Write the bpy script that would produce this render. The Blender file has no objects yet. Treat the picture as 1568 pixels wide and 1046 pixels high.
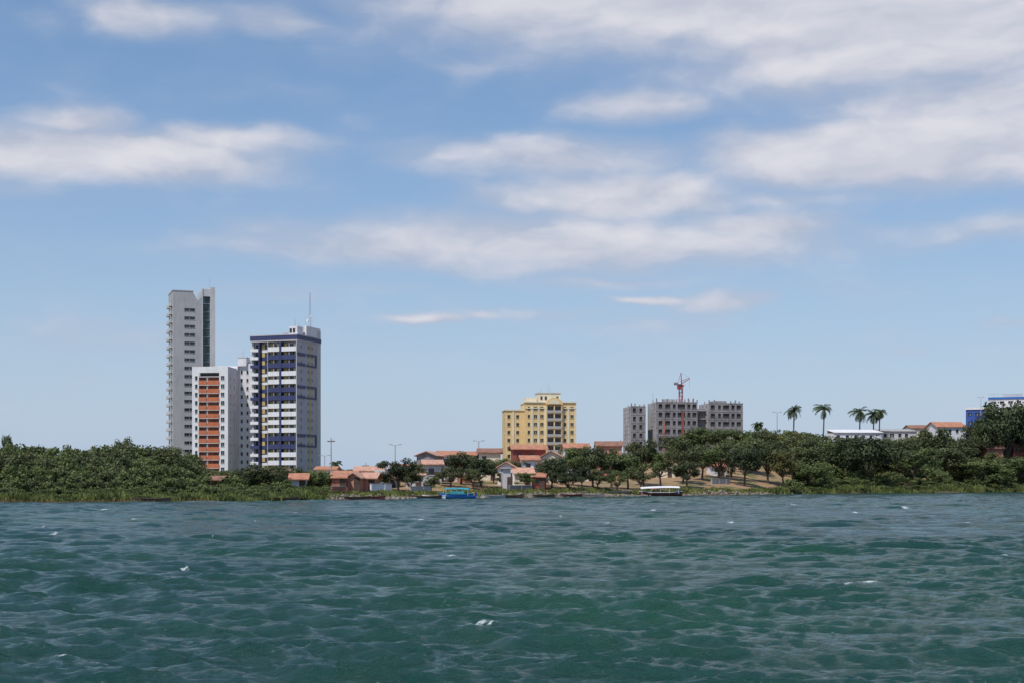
import bpy, math, random
import numpy as np
from mathutils import Vector, Matrix
random.seed(7)
RNG = np.random.default_rng(11)
scene = bpy.context.scene
scene.view_settings.view_transform = 'Standard'
scene.view_settings.look = 'None'
scene.view_settings.exposure = 0
# ---------------------------------------------------------------- survey helpers
EYE = 2.3            # eye height over the river (m)
F = 2178.0           # survey units per unit tangent
def E(b, d):  return (b - 784.0) / F * d          # easting from bearing reading at range d
def Z(a, d):  return EYE + (738.0 - a) / F * d    # height from altitude reading at range d

# ---------------------------------------------------------------- node helpers
def newmat(name):
    m = bpy.data.materials.new(name); m.use_nodes = True
    nt = m.node_tree
    return m, nt, nt.nodes['Principled BSDF'], nt.nodes['Material Output']
def nd(nt, typ, **kw):
    n = nt.nodes.new(typ)
    for k, v in kw.items():
        setattr(n, k, v)
    return n
def setin(nt, node, idx, v):
    if hasattr(v, 'is_output') or isinstance(v, bpy.types.NodeSocket):
        nt.links.new(v, node.inputs[idx])
    else:
        node.inputs[idx].default_value = v
def M(nt, op, a, b=None, c=None, clamp=False):
    n = nd(nt, 'ShaderNodeMath', operation=op); n.use_clamp = clamp
    setin(nt, n, 0, a)
    if b is not None: setin(nt, n, 1, b)
    if c is not None: setin(nt, n, 2, c)
    return n.outputs[0]
def VM(nt, op, a, b=None, c=None, out=0):
    n = nd(nt, 'ShaderNodeVectorMath', operation=op)
    setin(nt, n, 0, a)
    if b is not None: setin(nt, n, 1, b)
    if c is not None: setin(nt, n, 2, c)
    return n.outputs[out]
def sstep(nt, v, lo, hi, a=0.0, b=1.0):
    n = nd(nt, 'ShaderNodeMapRange', interpolation_type='SMOOTHSTEP')
    setin(nt, n, 0, v); setin(nt, n, 1, lo); setin(nt, n, 2, hi); setin(nt, n, 3, a); setin(nt, n, 4, b)
    return n.outputs[0]
def mixc(nt, f, a, b):
    n = nd(nt, 'ShaderNodeMix', data_type='RGBA')
    setin(nt, n, 0, f)
    for i, v in ((6, a), (7, b)):
        if isinstance(v, tuple) and len(v) == 3: v = v + (1,)
        setin(nt, n, i, v)
    return n.outputs[2]
def noise(nt, vec, scale, detail=4, rough=0.55, out=0):
    n = nd(nt, 'ShaderNodeTexNoise')
    n.inputs['Scale'].default_value = scale
    n.inputs['Detail'].default_value = detail
    n.inputs['Roughness'].default_value = rough
    if vec is not None: nt.links.new(vec, n.inputs['Vector'])
    return n.outputs[out]

def paint(name, rgb, rough=0.8, var=0.18, scale=0.5, streak=True, metal=0.0):
    m, nt, p, o = newmat(name)
    tc = nd(nt, 'ShaderNodeTexCoord')
    vec = VM(nt, 'MULTIPLY', tc.outputs['Object'], (1, 1, 0.22 if streak else 1))
    n1 = noise(nt, vec, scale * 2.2, 5, 0.65)
    n2 = noise(nt, tc.outputs['Object'], scale * 0.35, 2)
    s = M(nt, 'ADD', M(nt, 'MULTIPLY', n1, 0.6), M(nt, 'MULTIPLY', n2, 0.4))
    dark = tuple(c * (1 - var * 1.6) for c in rgb)
    lite = tuple(min(1, c * (1 + var * 0.5)) for c in rgb)
    col = mixc(nt, sstep(nt, s, 0.33, 0.62), dark, lite)
    nt.links.new(col, p.inputs['Base Color'])
    p.inputs['Roughness'].default_value = rough
    p.inputs['Metallic'].default_value = metal
    return m

def tile_roof(name, rgb):
    m, nt, p, o = newmat(name)
    tc = nd(nt, 'ShaderNodeTexCoord')
    w = nd(nt, 'ShaderNodeTexWave', wave_type='BANDS', bands_direction='X')
    w.inputs['Scale'].default_value = 1.6; w.inputs['Distortion'].default_value = 0.4
    nt.links.new(tc.outputs['Object'], w.inputs['Vector'])
    n1 = noise(nt, tc.outputs['Object'], 1.3, 6, 0.7)
    c = mixc(nt, sstep(nt, n1, 0.3, 0.68), tuple(x * 0.55 for x in rgb), tuple(min(1, x * 1.15) for x in rgb))
    c = mixc(nt, M(nt, 'MULTIPLY', w.outputs['Fac'], 0.25), c, tuple(x * 0.5 for x in rgb))
    nt.links.new(c, p.inputs['Base Color']); p.inputs['Roughness'].default_value = 0.9
    b = nd(nt, 'ShaderNodeBump'); b.inputs['Strength'].default_value = 0.5; b.inputs['Distance'].default_value = 0.08
    nt.links.new(w.outputs['Fac'], b.inputs['Height']); nt.links.new(b.outputs[0], p.inputs['Normal'])
    return m

def glassmat(name, rgb=(0.02, 0.025, 0.03), rough=0.15):
    m, nt, p, o = newmat(name)
    tc = nd(nt, 'ShaderNodeTexCoord')
    n1 = noise(nt, tc.outputs['Object'], 0.7, 2)
    c = mixc(nt, sstep(nt, n1, 0.4, 0.6), rgb, tuple(x * 2.2 for x in rgb))
    nt.links.new(c, p.inputs['Base Color']); p.inputs['Roughness'].default_value = rough
    return m

def foliage(name, dark, lite, transl=0.2):
    m, nt, p, o = newmat(name)
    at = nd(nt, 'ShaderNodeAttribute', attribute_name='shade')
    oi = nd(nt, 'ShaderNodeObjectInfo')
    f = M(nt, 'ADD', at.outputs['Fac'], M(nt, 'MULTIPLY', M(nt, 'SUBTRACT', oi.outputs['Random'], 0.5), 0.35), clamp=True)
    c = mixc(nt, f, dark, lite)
    p.inputs['Roughness'].default_value = 0.6
    p.inputs['Specular IOR Level'].default_value = 0.3
    nt.links.new(c, p.inputs['Base Color'])
    t = nd(nt, 'ShaderNodeBsdfTranslucent'); nt.links.new(c, t.inputs[0])
    mx = nd(nt, 'ShaderNodeMixShader'); mx.inputs[0].default_value = transl
    nt.links.new(p.outputs[0], mx.inputs[1]); nt.links.new(t.outputs[0], mx.inputs[2])
    nt.links.new(mx.outputs[0], o.inputs[0])
    return m

MT = {}
MT['grey'] = paint('grey_plaster', (0.42, 0.40, 0.405), var=0.08)
MT['grey_l'] = paint('light_grey_plaster', (0.55, 0.53, 0.53), var=0.08)
MT['white'] = paint('white_paint', (0.76, 0.74, 0.75), var=0.07)
MT['lilac'] = paint('lilac_grey_plaster', (0.47, 0.44, 0.48), var=0.07)
MT['orange'] = paint('orange_red_plaster', (0.54, 0.16, 0.075), var=0.12)
MT['blue'] = paint('navy_blue_tiles', (0.045, 0.052, 0.14), 0.5, var=0.12)
MT['yellow'] = paint('yellow_tiles', (0.58, 0.43, 0.18), var=0.12)
MT['ochre'] = paint('ochre_plaster', (0.74, 0.54, 0.27), var=0.08)
MT['cream'] = paint('cream_plaster', (0.74, 0.66, 0.50), var=0.1)
MT['concrete'] = paint('raw_concrete', (0.26, 0.245, 0.25), var=0.28)
MT['concrete_l'] = paint('pale_and_sunlit_concrete', (0.42, 0.40, 0.40), var=0.2)  # pale concrete parts; also the sunlit tone of the unfinished building's left faces
MT['brick'] = paint('red_brick', (0.40, 0.16, 0.10), var=0.3, scale=2)
MT['pink'] = paint('salmon_wall', (0.56, 0.27, 0.19), var=0.2)
MT['red'] = paint('dark_red_wall', (0.28, 0.075, 0.055), var=0.2)
MT['redsteel'] = paint('red_painted_steel', (0.42, 0.04, 0.055), 0.5, var=0.15)
MT['steel'] = paint('galvanised_steel', (0.32, 0.32, 0.33), 0.5, var=0.15)
MT['wood'] = paint('weathered_wood', (0.09, 0.06, 0.045), var=0.3, scale=3)
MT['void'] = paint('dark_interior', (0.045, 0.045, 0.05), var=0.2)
MT['glass'] = glassmat('window_glass', (0.035, 0.04, 0.045))
MT['gglass'] = glassmat('green_glass', (0.02, 0.038, 0.038), 0.12)
MT['bluepaint'] = paint('blue_paint', (0.03, 0.15, 0.48), 0.45, var=0.12)
MT['tealpaint'] = paint('teal_paint', (0.04, 0.30, 0.36), 0.5, var=0.15)
MT['ypaint'] = paint('yellow_paint', (0.6, 0.42, 0.03), 0.5, var=0.15)
MT['hullred'] = paint('maroon_hull_paint', (0.12, 0.03, 0.03), 0.5, var=0.2)
MT['tile'] = tile_roof('terracotta_tiles', (0.56, 0.25, 0.15))
MT['tile_l'] = tile_roof('pale_terracotta_tiles', (0.68, 0.38, 0.27))
MT['tile_d'] = tile_roof('old_terracotta_tiles', (0.34, 0.17, 0.115))
MT['fibro'] = tile_roof('fibre_cement_sheets', (0.46, 0.45, 0.44))
MT['bluewall'] = paint('blue_wall', (0.035, 0.09, 0.33), var=0.12)
MT['leaf'] = foliage('leaf_olive', (0.038, 0.048, 0.021), (0.15, 0.17, 0.07), .25)  # leaf greens: dark ends raised and muted, distance haze put into the colour
MT['leaf_d'] = foliage('leaf_dark', (0.024, 0.033, 0.016), (0.09, 0.115, 0.05), .2)
MT['leaf_l'] = foliage('leaf_fresh', (0.045, 0.064, 0.022), (0.18, 0.22, 0.075), .25)
MT['leaf_y'] = foliage('leaf_yellowish', (0.06, 0.06, 0.018), (0.24, 0.22, 0.07), .25)
MT['palmleaf'] = foliage('palm_leaflets', (0.02, 0.035, 0.012), (0.11, 0.14, 0.05))
MT['reed'] = foliage('reed_blades', (0.06, 0.08, 0.022), (0.22, 0.245, 0.07), .25)
MT['reed_dry'] = foliage('dry_reed_blades', (0.13, 0.09, 0.035), (0.32, 0.22, 0.10), .3)
MT['bark'] = paint('bark', (0.12, 0.09, 0.065), var=0.3, scale=3)
MT['rock'] = paint('shore_stone', (0.24, 0.20, 0.17), var=0.4, scale=3, streak=False)

# ---------------------------------------------------------------- mesh helpers
def mesh_obj(name, verts, faces, mats, midx=None, shade=None, smooth=False, parent=None):
    me = bpy.data.meshes.new(name)
    if isinstance(faces, np.ndarray):
        n, m = len(verts), len(faces)
        k = faces.shape[1]
        me.vertices.add(n); me.vertices.foreach_set('co', np.asarray(verts, dtype=np.float32).ravel())
        me.loops.add(m * k); me.loops.foreach_set('vertex_index', faces.astype(np.int32).ravel())
        me.polygons.add(m)
        me.polygons.foreach_set('loop_start', np.arange(0, m * k, k, dtype=np.int32))
        me.polygons.foreach_set('loop_total', np.full(m, k, dtype=np.int32))
    else:
        me.from_pydata([tuple(v) for v in verts], [], faces)
    for mm in mats: me.materials.append(mm)
    if midx is not None: me.polygons.foreach_set('material_index', np.asarray(midx, dtype=np.int32))
    if smooth: me.polygons.foreach_set('use_smooth', np.ones(len(me.polygons), dtype=bool))
    me.update(calc_edges=True)
    if shade is not None:
        a = me.attributes.new('shade', 'FLOAT', 'POINT'); a.data.foreach_set('value', np.asarray(shade, dtype=np.float32))
    ob = bpy.data.objects.new(name, me)
    scene.collection.objects.link(ob)
    if parent is not None: ob.parent = parent
    return ob

class Build:
    """one real object: an Empty with its parts as children, local metres (x right, y away, z up)"""
    def __init__(s, name, loc, yaw=0.0):
        s.e = bpy.data.objects.new(name, None); scene.collection.objects.link(s.e)
        s.e.location = loc; s.e.rotation_euler = (0, 0, math.radians(yaw)); s.e.empty_display_size = 2
        s.parts = {}
    def _p(s, part, mat):
        return s.parts.setdefault((part, mat), ([], []))
    def box(s, part, mat, x0, x1, y0, y1, z0, z1):
        V, Fc = s._p(part, mat); n = len(V)
        V += [(x0,y0,z0),(x1,y0,z0),(x1,y1,z0),(x0,y1,z0),(x0,y0,z1),(x1,y0,z1),(x1,y1,z1),(x0,y1,z1)]
        Fc += [tuple(n+i for i in f) for f in ((3,2,1,0),(4,5,6,7),(0,1,5,4),(1,2,6,5),(2,3,7,6),(3,0,4,7))]
    def poly(s, part, mat, verts, faces):
        V, Fc = s._p(part, mat); n = len(V)
        V += list(verts); Fc += [tuple(n+i for i in f) for f in faces]
    def beam(s, part, mat, p, q, r, r2=None, sides=4):
        if r2 is None: r2 = r
        p = Vector(p); q = Vector(q); d = (q-p).normalized()
        a = d.cross(Vector((0,0,1)) if abs(d.z) < 0.9 else Vector((1,0,0))).normalized(); b = d.cross(a)
        vs = []
        for c, rr in ((p, r), (q, r2)):
            for i in range(sides):
                t = 2*math.pi*(i+.5)/sides
                vs.append(tuple(c + a*math.cos(t)*rr + b*math.sin(t)*rr))
        fs = [(i, (i+1)%sides, sides+(i+1)%sides, sides+i) for i in range(sides)]
        fs += [tuple(range(sides))[::-1], tuple(range(sides, 2*sides))]
        s.poly(part, mat, vs, fs)
    def wall(s, mat, face, pos, a0, a1, z0, z1, cols, rows, thick=0.3, glass='glass', part='wall', gpart='windows'):
        def bx(pt, m, a, b, za, zb, d0, d1):
            if b - a < 1e-3 or zb - za < 1e-3: return
            if face == 'F': s.box(pt, m, a, b, pos+d0, pos+d1, za, zb)
            elif face == 'R': s.box(pt, m, pos-d1, pos-d0, a, b, za, zb)
            else: s.box(pt, m, pos+d0, pos+d1, a, b, za, zb)
        z = z0
        for (za, zb) in rows:
            bx(part, mat, a0, a1, z, za, 0, thick)
            a = a0
            for (ca, cb) in cols:
                bx(part, mat, a, ca, za, zb, 0, thick); a = cb
                mid = (ca+cb)/2
                if cb-ca > 1.0 and glass == 'glass':
                    bx('window_frames', 'grey_l', mid-.05, mid+.05, za, zb, 0.16, 0.22)
                bx('sills', mat, ca-.08, cb+.08, za-.1, za-.01, -0.10, -0.002)
            bx(part, mat, a, a1, za, zb, 0, thick)
            z = zb
        bx(part, mat, a0, a1, z, z1, 0, thick)
        bx(gpart, glass, a0+.02, a1-.02, z0, z1-.02, thick-.06+.07, thick+.1)
    def done(s):
        for (part, mat), (V, Fc) in s.parts.items():
            mesh_obj(part, V, Fc, [MT[mat]], parent=s.e)
        return s.e

# ---------------------------------------------------------------- terrain
SX = np.array([-3000,-400,-200,-60,-31,-8,24,61,120,250,500,3000.])
SY = np.array([ 150, 150, 155,167,176,204,238,286,334,395,450, 480.])
def shore(X): return np.interp(X, SX, SY)
def hump(X, Y):
    return (np.sin(X*0.071+1.3)*np.cos(Y*0.083)+np.sin(X*0.19+Y*0.13)*.45+np.sin(X*.43-Y*.37)*.2)
def terr(X, Y):
    X = np.asarray(X, float); Y = np.asarray(Y, float)
    t = Y - shore(X) + np.sin(X*0.21)*1.2 + np.sin(X*0.53+1)*0.7
    L = np.interp(t, [-60,-10,0,6,30,100,400,5000], [-3,-.7,0,.3,1.0,2.2,3,3])
    C = np.interp(t, [-60,-10,0,4,25,60,200,5000], [-3,-.9,0,.8,2.0,3.3,4,4])
    R = np.interp(t, [-60,-10,0,4,12,35,70,120,5000], [-3,-.9,0,.7,1.8,5.2,8.3,11,11])
    wl = np.clip((-X-10)/25, 0, 1); wr = np.clip((X-22)/30, 0, 1)
    h = L*wl + R*wr + C*(1-wl-wr)
    return h + hump(X, Y)*np.clip(t/30, 0, 1)*0.35
def T(x, y): return float(terr(x, y))

xs = np.concatenate([np.linspace(-5000,-420,14), np.linspace(-400,500,320), np.linspace(540,5000,14)])
ys = np.concatenate([np.linspace(100,620,230), np.linspace(650,7000,24)])
GX, GY = np.meshgrid(xs, ys)
gv = np.stack([GX, GY, terr(GX, GY)], -1).reshape(-1, 3)
nx, ny = len(xs), len(ys)
idx = np.arange(nx*ny).reshape(ny, nx)
gf = np.stack([idx[:-1,:-1], idx[:-1,1:], idx[1:,1:], idx[1:,:-1]], -1).reshape(-1, 4)
m, nt, p, o = newmat('river_bank_soil')
tc = nd(nt, 'ShaderNodeTexCoord'); OB = tc.outputs['Object']
sx = nd(nt, 'ShaderNodeSeparateXYZ'); nt.links.new(OB, sx.inputs[0])
n1 = noise(nt, OB, 0.12, 6, 0.65); n2 = noise(nt, OB, 1.1, 5, 0.7); n3 = noise(nt, OB, 0.35, 4, 0.6)
soil = mixc(nt, n2, (0.24, 0.14, 0.075), (0.44, 0.29, 0.16))
grass = mixc(nt, n2, (0.06, 0.08, 0.022), (0.15, 0.17, 0.055))
gleft = sstep(nt, sx.outputs[0], -25, -50, 0.0, 0.28)
c = mixc(nt, sstep(nt, M(nt, 'ADD', M(nt,'ADD', M(nt,'MULTIPLY',n1,.5), M(nt,'MULTIPLY',n3,.5)), gleft), 0.49, 0.60), soil, grass)
c = mixc(nt, sstep(nt, sx.outputs[2], 0.55, 0.1), c, (0.09, 0.06, 0.04))
nt.links.new(c, p.inputs['Base Color']); p.inputs['Roughness'].default_value = 0.95
b = nd(nt, 'ShaderNodeBump'); b.inputs['Strength'].default_value = 0.8; b.inputs['Distance'].default_value = 0.3
nt.links.new(n2, b.inputs['Height']); nt.links.new(b.outputs[0], p.inputs['Normal'])
mesh_obj('ground', gv, gf, [m], smooth=True)

# ---------------------------------------------------------------- water
us = np.concatenate([[-30,-12,-5,-2.2,-1.2,-.8,-.6,-.48], np.linspace(-.41,.41,1000), [.48,.6,.8,1.2,2.2,5,12,30]])
yr = [ -10.,-6,-2,1,3.5,5.5,7.2,8.7,10,11.2,12.2,13.1,13.9]
y = 14.2
while y < 360:
    yr.append(y); y += max(0.038, 0.0026*y)
while y < 560: yr.append(y); y += 8
yr = np.array(yr)
U, Y = np.meshgrid(us, yr)
X = U*(Y+12.0)
dyl = np.gradient(yr)[:, None]
loc_sp = np.maximum(dyl, 0.0009*(Y+12)) + 0*X
inner = np.clip((0.43-np.abs(U))/0.015, 0, 1)
H = np.zeros_like(X); DX = np.zeros_like(X); DY = np.zeros_like(X)
gust = 0.85+0.3*np.sin(X*0.031+1)*np.sin(Y*0.043+X*.012+.5)+.25*np.sin(X*.13+Y*.11+1.5*np.sin(X*.05))+.22*np.sin(X*.37-Y*.29+2*np.sin(Y*.07))
NW = 110
for i in range(NW):
    lam = 6.0*(0.17/6.0)**((i+RNG.random())/NW)
    k = 2*math.pi/lam
    spread = 0.26 + 0.34*max(0, 1-lam/2.2)
    th = math.radians(-106)+RNG.normal()*spread
    sl = 0.022 if lam > 3.5 else (0.031 if lam > 1.2 else 0.046)
    a = sl/k
    ph = RNG.random()*6.283
    kx, ky = k*math.cos(th), k*math.sin(th)
    att = np.clip((lam/loc_sp-2.2)/2.5, 0, 1)
    amp = a*att*(gust if lam < 3 else 1)
    arg = kx*X+ky*Y+ph
    H += amp*np.cos(arg); s_ = np.sin(arg)*amp*0.85
    DX -= s_*math.cos(th); DY -= s_*math.sin(th)
Hn = H/ H[:, 20:-20].std()
foam = np.clip((Hn-2.9)/0.9, 0, 1)*0.4
caps = [(728,963,26,.30),(748,964,12,.25),(395,800,8,.7),(80,818,10,.8),(18,801,8,.6),(60,806,7,.5),(1385,778,9,1.0),(855,790,12,.9),(1215,772,8,1),(1330,892,26,.24),(1300,896,16,.18),
        (1085,812,7,.5),(640,796,14,.7),(345,797,7,.7),(205,795,7,.7),(1150,806,8,.6),(1480,800,8,.6),(560,930,12,.15),(930,800,9,.6),(100,1008,26,.10),(1452,886,14,.2),(500,812,7,.5),(1290,800,8,.5),
        (280,870,10,.25),(690,850,10,.3),(1000,840,12,.3),(1120,800,10,.5),(1540,850,12,.3),(450,785,9,.8),(1000,782,8,.8),(1430,826,10,.4),(160,780,8,.9),(720,782,7,.8),(1310,785,7,.8),(820,815,9,.4),(1220,830,9,.35)]
for (b_, a_, w_, dep) in caps:
    d = EYE*F/(a_-738.0); cx = E(b_, d); w = w_/F*d*.9; dy = max(0.10, dep*d/70)
    yc = d-(X-cx)*.2+.35*dy*np.sin((X-cx)*5/w)
    q = ((X-cx)/w)**2+((Y-yc)/dy)**2
    foam = np.maximum(foam, np.exp(-q)*.85)
    H += np.exp(-q*0.6)*0.03
X2 = X+DX*inner; Y2 = Y+DY*inner; H2 = H*inner
wv = np.stack([X2, Y2, H2], -1).reshape(-1, 3)
nyw, nxw = X.shape
idx = np.arange(nxw*nyw).reshape(nyw, nxw)
wf = np.stack([idx[:-1,:-1], idx[:-1,1:], idx[1:,1:], idx[1:,:-1]], -1).reshape(-1, 4)
m, nt, p, o = newmat('river_water')
tc = nd(nt, 'ShaderNodeTexCoord'); OB = tc.outputs['Object']
at = nd(nt, 'ShaderNodeAttribute', attribute_name='shade')
n1 = noise(nt, OB, 0.03, 3, 0.6)
wc = mixc(nt, sstep(nt, n1, 0.38, 0.62), (0.010, 0.047, 0.040), (0.015, 0.064, 0.042))
fn = noise(nt, VM(nt, 'MULTIPLY', OB, (1, 1.7, 1)), 8.0, 6, 0.78)
fm = sstep(nt, M(nt, 'ADD', at.outputs['Fac'], M(nt, 'MULTIPLY', M(nt, 'SUBTRACT', fn, 0.5), 2.8)), 0.45, 0.95)
fm = M(nt, 'MULTIPLY', fm, sstep(nt, at.outputs['Fac'], 0.02, 0.2))
c = mixc(nt, fm, wc, (0.68, 0.73, 0.73))
nt.links.new(c, p.inputs['Base Color'])
nt.links.new(M(nt, 'ADD', M(nt, 'MULTIPLY', fm, 0.6), 0.09), p.inputs['Roughness'])
p.inputs['IOR'].default_value = 1.33
rv = VM(nt, 'MULTIPLY', OB, (0.9, 1.6, 1.0))
r1 = noise(nt, rv, 4.2, 5, 0.68); r2 = noise(nt, rv, 1.0, 3, 0.6)
b = nd(nt, 'ShaderNodeBump'); b.inputs['Strength'].default_value = 1.0; b.inputs['Distance'].default_value = 0.13
nt.links.new(M(nt, 'ADD', r1, M(nt, 'MULTIPLY', r2, 1.2)), b.inputs['Height']); nt.links.new(b.outputs[0], p.inputs['Normal'])
mesh_obj('river_water', wv, wf, [m], shade=foam.ravel(), smooth=True)

# ---------------------------------------------------------------- trees
def tube(points, radii, sides=6):
    pts = [Vector(p) for p in points]; V = []; Fq = []
    for i, pnt in enumerate(pts):
        d = (pts[min(i+1, len(pts)-1)]-pts[max(i-1, 0)]).normalized()
        a = d.cross(Vector((0.3, 1, 0.1))).normalized(); b2 = d.cross(a)
        for j in range(sides):
            t = 2*math.pi*j/sides
            V.append(pnt+a*math.cos(t)*radii[i]+b2*math.sin(t)*radii[i])
    for i in range(len(pts)-1):
        for j in range(sides):
            Fq.append((i*sides+j, i*sides+(j+1)%sides, (i+1)*sides+(j+1)%sides, (i+1)*sides+j))
    return np.array([tuple(v) for v in V]), np.array(Fq)

def leaf_quads(pos, out, size, rng):
    n = len(pos)
    nr = out*0.8 + rng.normal(size=(n,3))*0.75 + np.array([0,0,.35])
    nr /= np.linalg.norm(nr, axis=1)[:, None]
    r = rng.normal(size=(n,3)); t1 = np.cross(nr, r); t1 /= np.linalg.norm(t1, axis=1)[:, None]
    t2 = np.cross(nr, t1)
    s = size[:, None]
    v = np.stack([pos+t1*s*.55, pos+t2*s*.34+t1*s*.08, pos-t1*s*.5, pos-t2*s*.36-t1*s*.05], 1).reshape(-1, 3)
    f = np.arange(4*n).reshape(n, 4)
    return v, f

def tree_proto(seed, Hh=8.0, R=3.6, trunk=0.28, ncl=26, per=130, leaf=0.42, flat=0.75, bush=False):
    rng = np.random.default_rng(seed)
    Vs, Fs, Ms, Sh = [], [], [], []; off = 0
    def add(v, f, mi, sh):
        nonlocal off
        Vs.append(v); Fs.append(f+off); Ms.append(np.full(len(f), mi)); Sh.append(sh); off += len(v)
    cz = Hh*(0.60 if not bush else 0.48)
    hz = Hh*(0.42 if not bush else 0.5)
    sk = rng.uniform(-.35, .35, 2); lob = rng.uniform(0, 6.28)
    cl = []
    while len(cl) < ncl:
        d = rng.normal(size=3); d /= np.linalg.norm(d)
        if not bush and d[2] < -0.5: continue
        rr = rng.uniform(0.35, 1.05)*(1+.25*math.sin(2*math.atan2(d[1], d[0])+lob))
        c = np.array([d[0]*R*rr+sk[0]*R*.3*d[2], d[1]*R*rr+sk[1]*R*.3*d[2], cz+d[2]*hz*rr])
        cr = rng.uniform(0.13, 0.34)*R
        if c[2]+cr*0.8 > Hh*1.02: c[2] = Hh-cr*rng.uniform(.6,1.3)
        cl.append((c, cr, rng.uniform(-.25, .25)))
    lean = rng.normal(size=2)*0.5
    fork = np.array([lean[0]*.5, lean[1]*.5, Hh*trunk])
    tr = 0.022*Hh+.03
    v, f = tube([(0,0,-.6), (lean[0]*.2, lean[1]*.2, Hh*trunk*.5), tuple(fork)], [tr*1.3, tr, tr*.85]); add(v, f, 1, np.full(len(v), .5))
    for (c, cr, _) in cl[:12]:
        mid = fork*.45+c*.55+rng.normal(size=3)*.2; mid[2] -= .25
        v, f = tube([tuple(fork-np.array([0,0,.15])), tuple(mid), tuple(c)], [tr*.6, tr*.32, tr*.1], 5); add(v, f, 1, np.full(len(v), .5))
    for (c, cr, cs) in cl:
        n = int(per*(cr/(0.25*R))**2)
        d = rng.normal(size=(n, 3)); d /= np.linalg.norm(d, axis=1)[:, None]
        rad = cr*(0.40+0.80*rng.random(n)**0.8)
        pos = c+d*rad[:, None]*np.array([1,1,flat])
        keep = pos[:, 2] > Hh*(0.03 if bush else 0.14)
        pos, d = pos[keep], d[keep]; n = len(pos)
        size = leaf*rng.uniform(.6, 1.35, n)
        v, f = leaf_quads(pos, d, size, rng)
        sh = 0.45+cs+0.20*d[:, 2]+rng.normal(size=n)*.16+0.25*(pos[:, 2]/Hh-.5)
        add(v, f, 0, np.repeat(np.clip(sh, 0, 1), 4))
    return np.concatenate(Vs), np.concatenate(Fs), np.concatenate(Ms), np.concatenate(Sh)

NP = 7
protos = [tree_proto(20+i, R=[3.6,4.0,3.3,4.2,3.7,3.9,3.4][i], trunk=[.3,.24,.34,.22,.28,.2,.32][i], ncl=[38,42,32,46,38,40,34][i], per=115, leaf=.36) for i in range(NP)]
light = [tree_proto(40+i, R=3.8, ncl=28, per=60, leaf=0.48) for i in range(6)]
bushes = [tree_proto(60+i, Hh=3.0, R=2.1, trunk=.12, ncl=16, per=58, leaf=0.32, bush=True) for i in range(6)]
PM = {}
def tree(name, b_, d, top, wid, leaf='leaf', k=None, zb=None, rot=None):
    k = random.randrange(NP) if k is None else k
    key = (k, leaf)
    if key not in PM:
        v, f, mi, sh = protos[k]
        ob = mesh_obj(name, v, f, [MT[leaf], MT['bark']], mi, sh); PM[key] = ob.data
    else:
        ob = bpy.data.objects.new(name, PM[key]); scene.collection.objects.link(ob)
    x = E(b_, d); z0 = T(x, d) if zb is None else zb
    h = max(2.0, Z(top, d)-z0); w = wid/F*d
    ob.location = (x, d, z0-.1); ob.scale = (w/8.2, w/8.2, h/8.0)
    ob.rotation_euler = (0, 0, random.uniform(0, 6.28) if rot is None else rot)
    return ob

def mass(name, items, leaf, lib):
    Vs, Fs, Ms, Sh = [], [], [], []; off = 0
    for (x, yy, z0, h, w) in items:
        v, f, mi, sh = lib[random.randrange(len(lib))]
        base = 8.0 if lib is not bushes else 3.0
        wb = 8.2 if lib is not bushes else 4.8
        a = random.uniform(0, 6.28); ca, sa = math.cos(a), math.sin(a)
        s = w/wb; sz = h/base
        vv = np.stack([(v[:,0]*ca-v[:,1]*sa)*s+x, (v[:,0]*sa+v[:,1]*ca)*s+yy, v[:,2]*sz+z0-.1], 1)
        Vs.append(vv); Fs.append(f+off); Ms.append(mi); Sh.append(np.clip(sh+random.uniform(-.28,.28), 0, 1)); off += len(v)
    return mesh_obj(name, np.concatenate(Vs), np.concatenate(Fs), [MT[leaf], MT['bark']], np.concatenate(Ms), np.concatenate(Sh))

def rows(b0, b1, step, dfun, topfun, wr, jit=6, minh=1.2):
    out = []; b_ = b0
    while b_ < b1:
        bb = b_+random.uniform(-jit, jit)
        d = dfun(bb)*random.uniform(.985, 1.015); x = E(bb, d); z0 = T(x, d)
        h = Z(topfun(bb)+random.uniform(-3, 8), d)-z0
        w = random.uniform(*wr)
        out.append((x, d, z0, max(minh, h), w)); b_ += step*random.uniform(.7, 1.3)
    return out
def split(items, p):
    a, b2 = [], []
    for it_ in items: (a if random.random() < p else b2).append(it_)
    return a, b2
def sh_d(b_):
    t = (b_-784)/F; d = 200.0
    for _ in range(30): d = .5*d+.5*float(shore(t*d))
    return d
ip = lambda xs_, ys_: (lambda b_: float(np.interp(b_, xs_, ys_)))
topL = ip([-400,0,60,100,150,190,230,265,290,310,360,430,500], [676,677,678,681,678,677,681,683,692,712,716,714,720])
it = []
it += rows(-380, 292, 13, lambda b: sh_d(b)+46, topL, (5, 8))
it += rows(-380, 290, 12, lambda b: sh_d(b)+36, lambda b: topL(b)+8, (4.5, 7))
it += rows(-380, 285, 12, lambda b: sh_d(b)+27, lambda b: topL(b)+20, (4, 6.5))
it += rows(290, 505, 12, lambda b: sh_d(b)+40, lambda b: topL(b)+3, (4, 6.5))
a1, a2 = split(it, .55)
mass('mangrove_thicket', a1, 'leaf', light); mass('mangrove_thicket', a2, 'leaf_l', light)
it = []
it += rows(-380, 505, 9, lambda b: sh_d(b)+19, lambda b: 712 if b < 290 else 726, (3, 5))
it += rows(-380, 500, 8, lambda b: sh_d(b)+12, lambda b: 730 if b < 290 else 739, (2.4, 4.2), minh=.9)
it += rows(-380, 505, 7, lambda b: sh_d(b)+7.5, lambda b: 744, (2, 3.6), minh=.8)
it += rows(-380, 480, 10, lambda b: sh_d(b)+4, lambda b: 753, (1.6, 3.0), minh=.5)
a1, a2 = split(it, .75)
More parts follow.
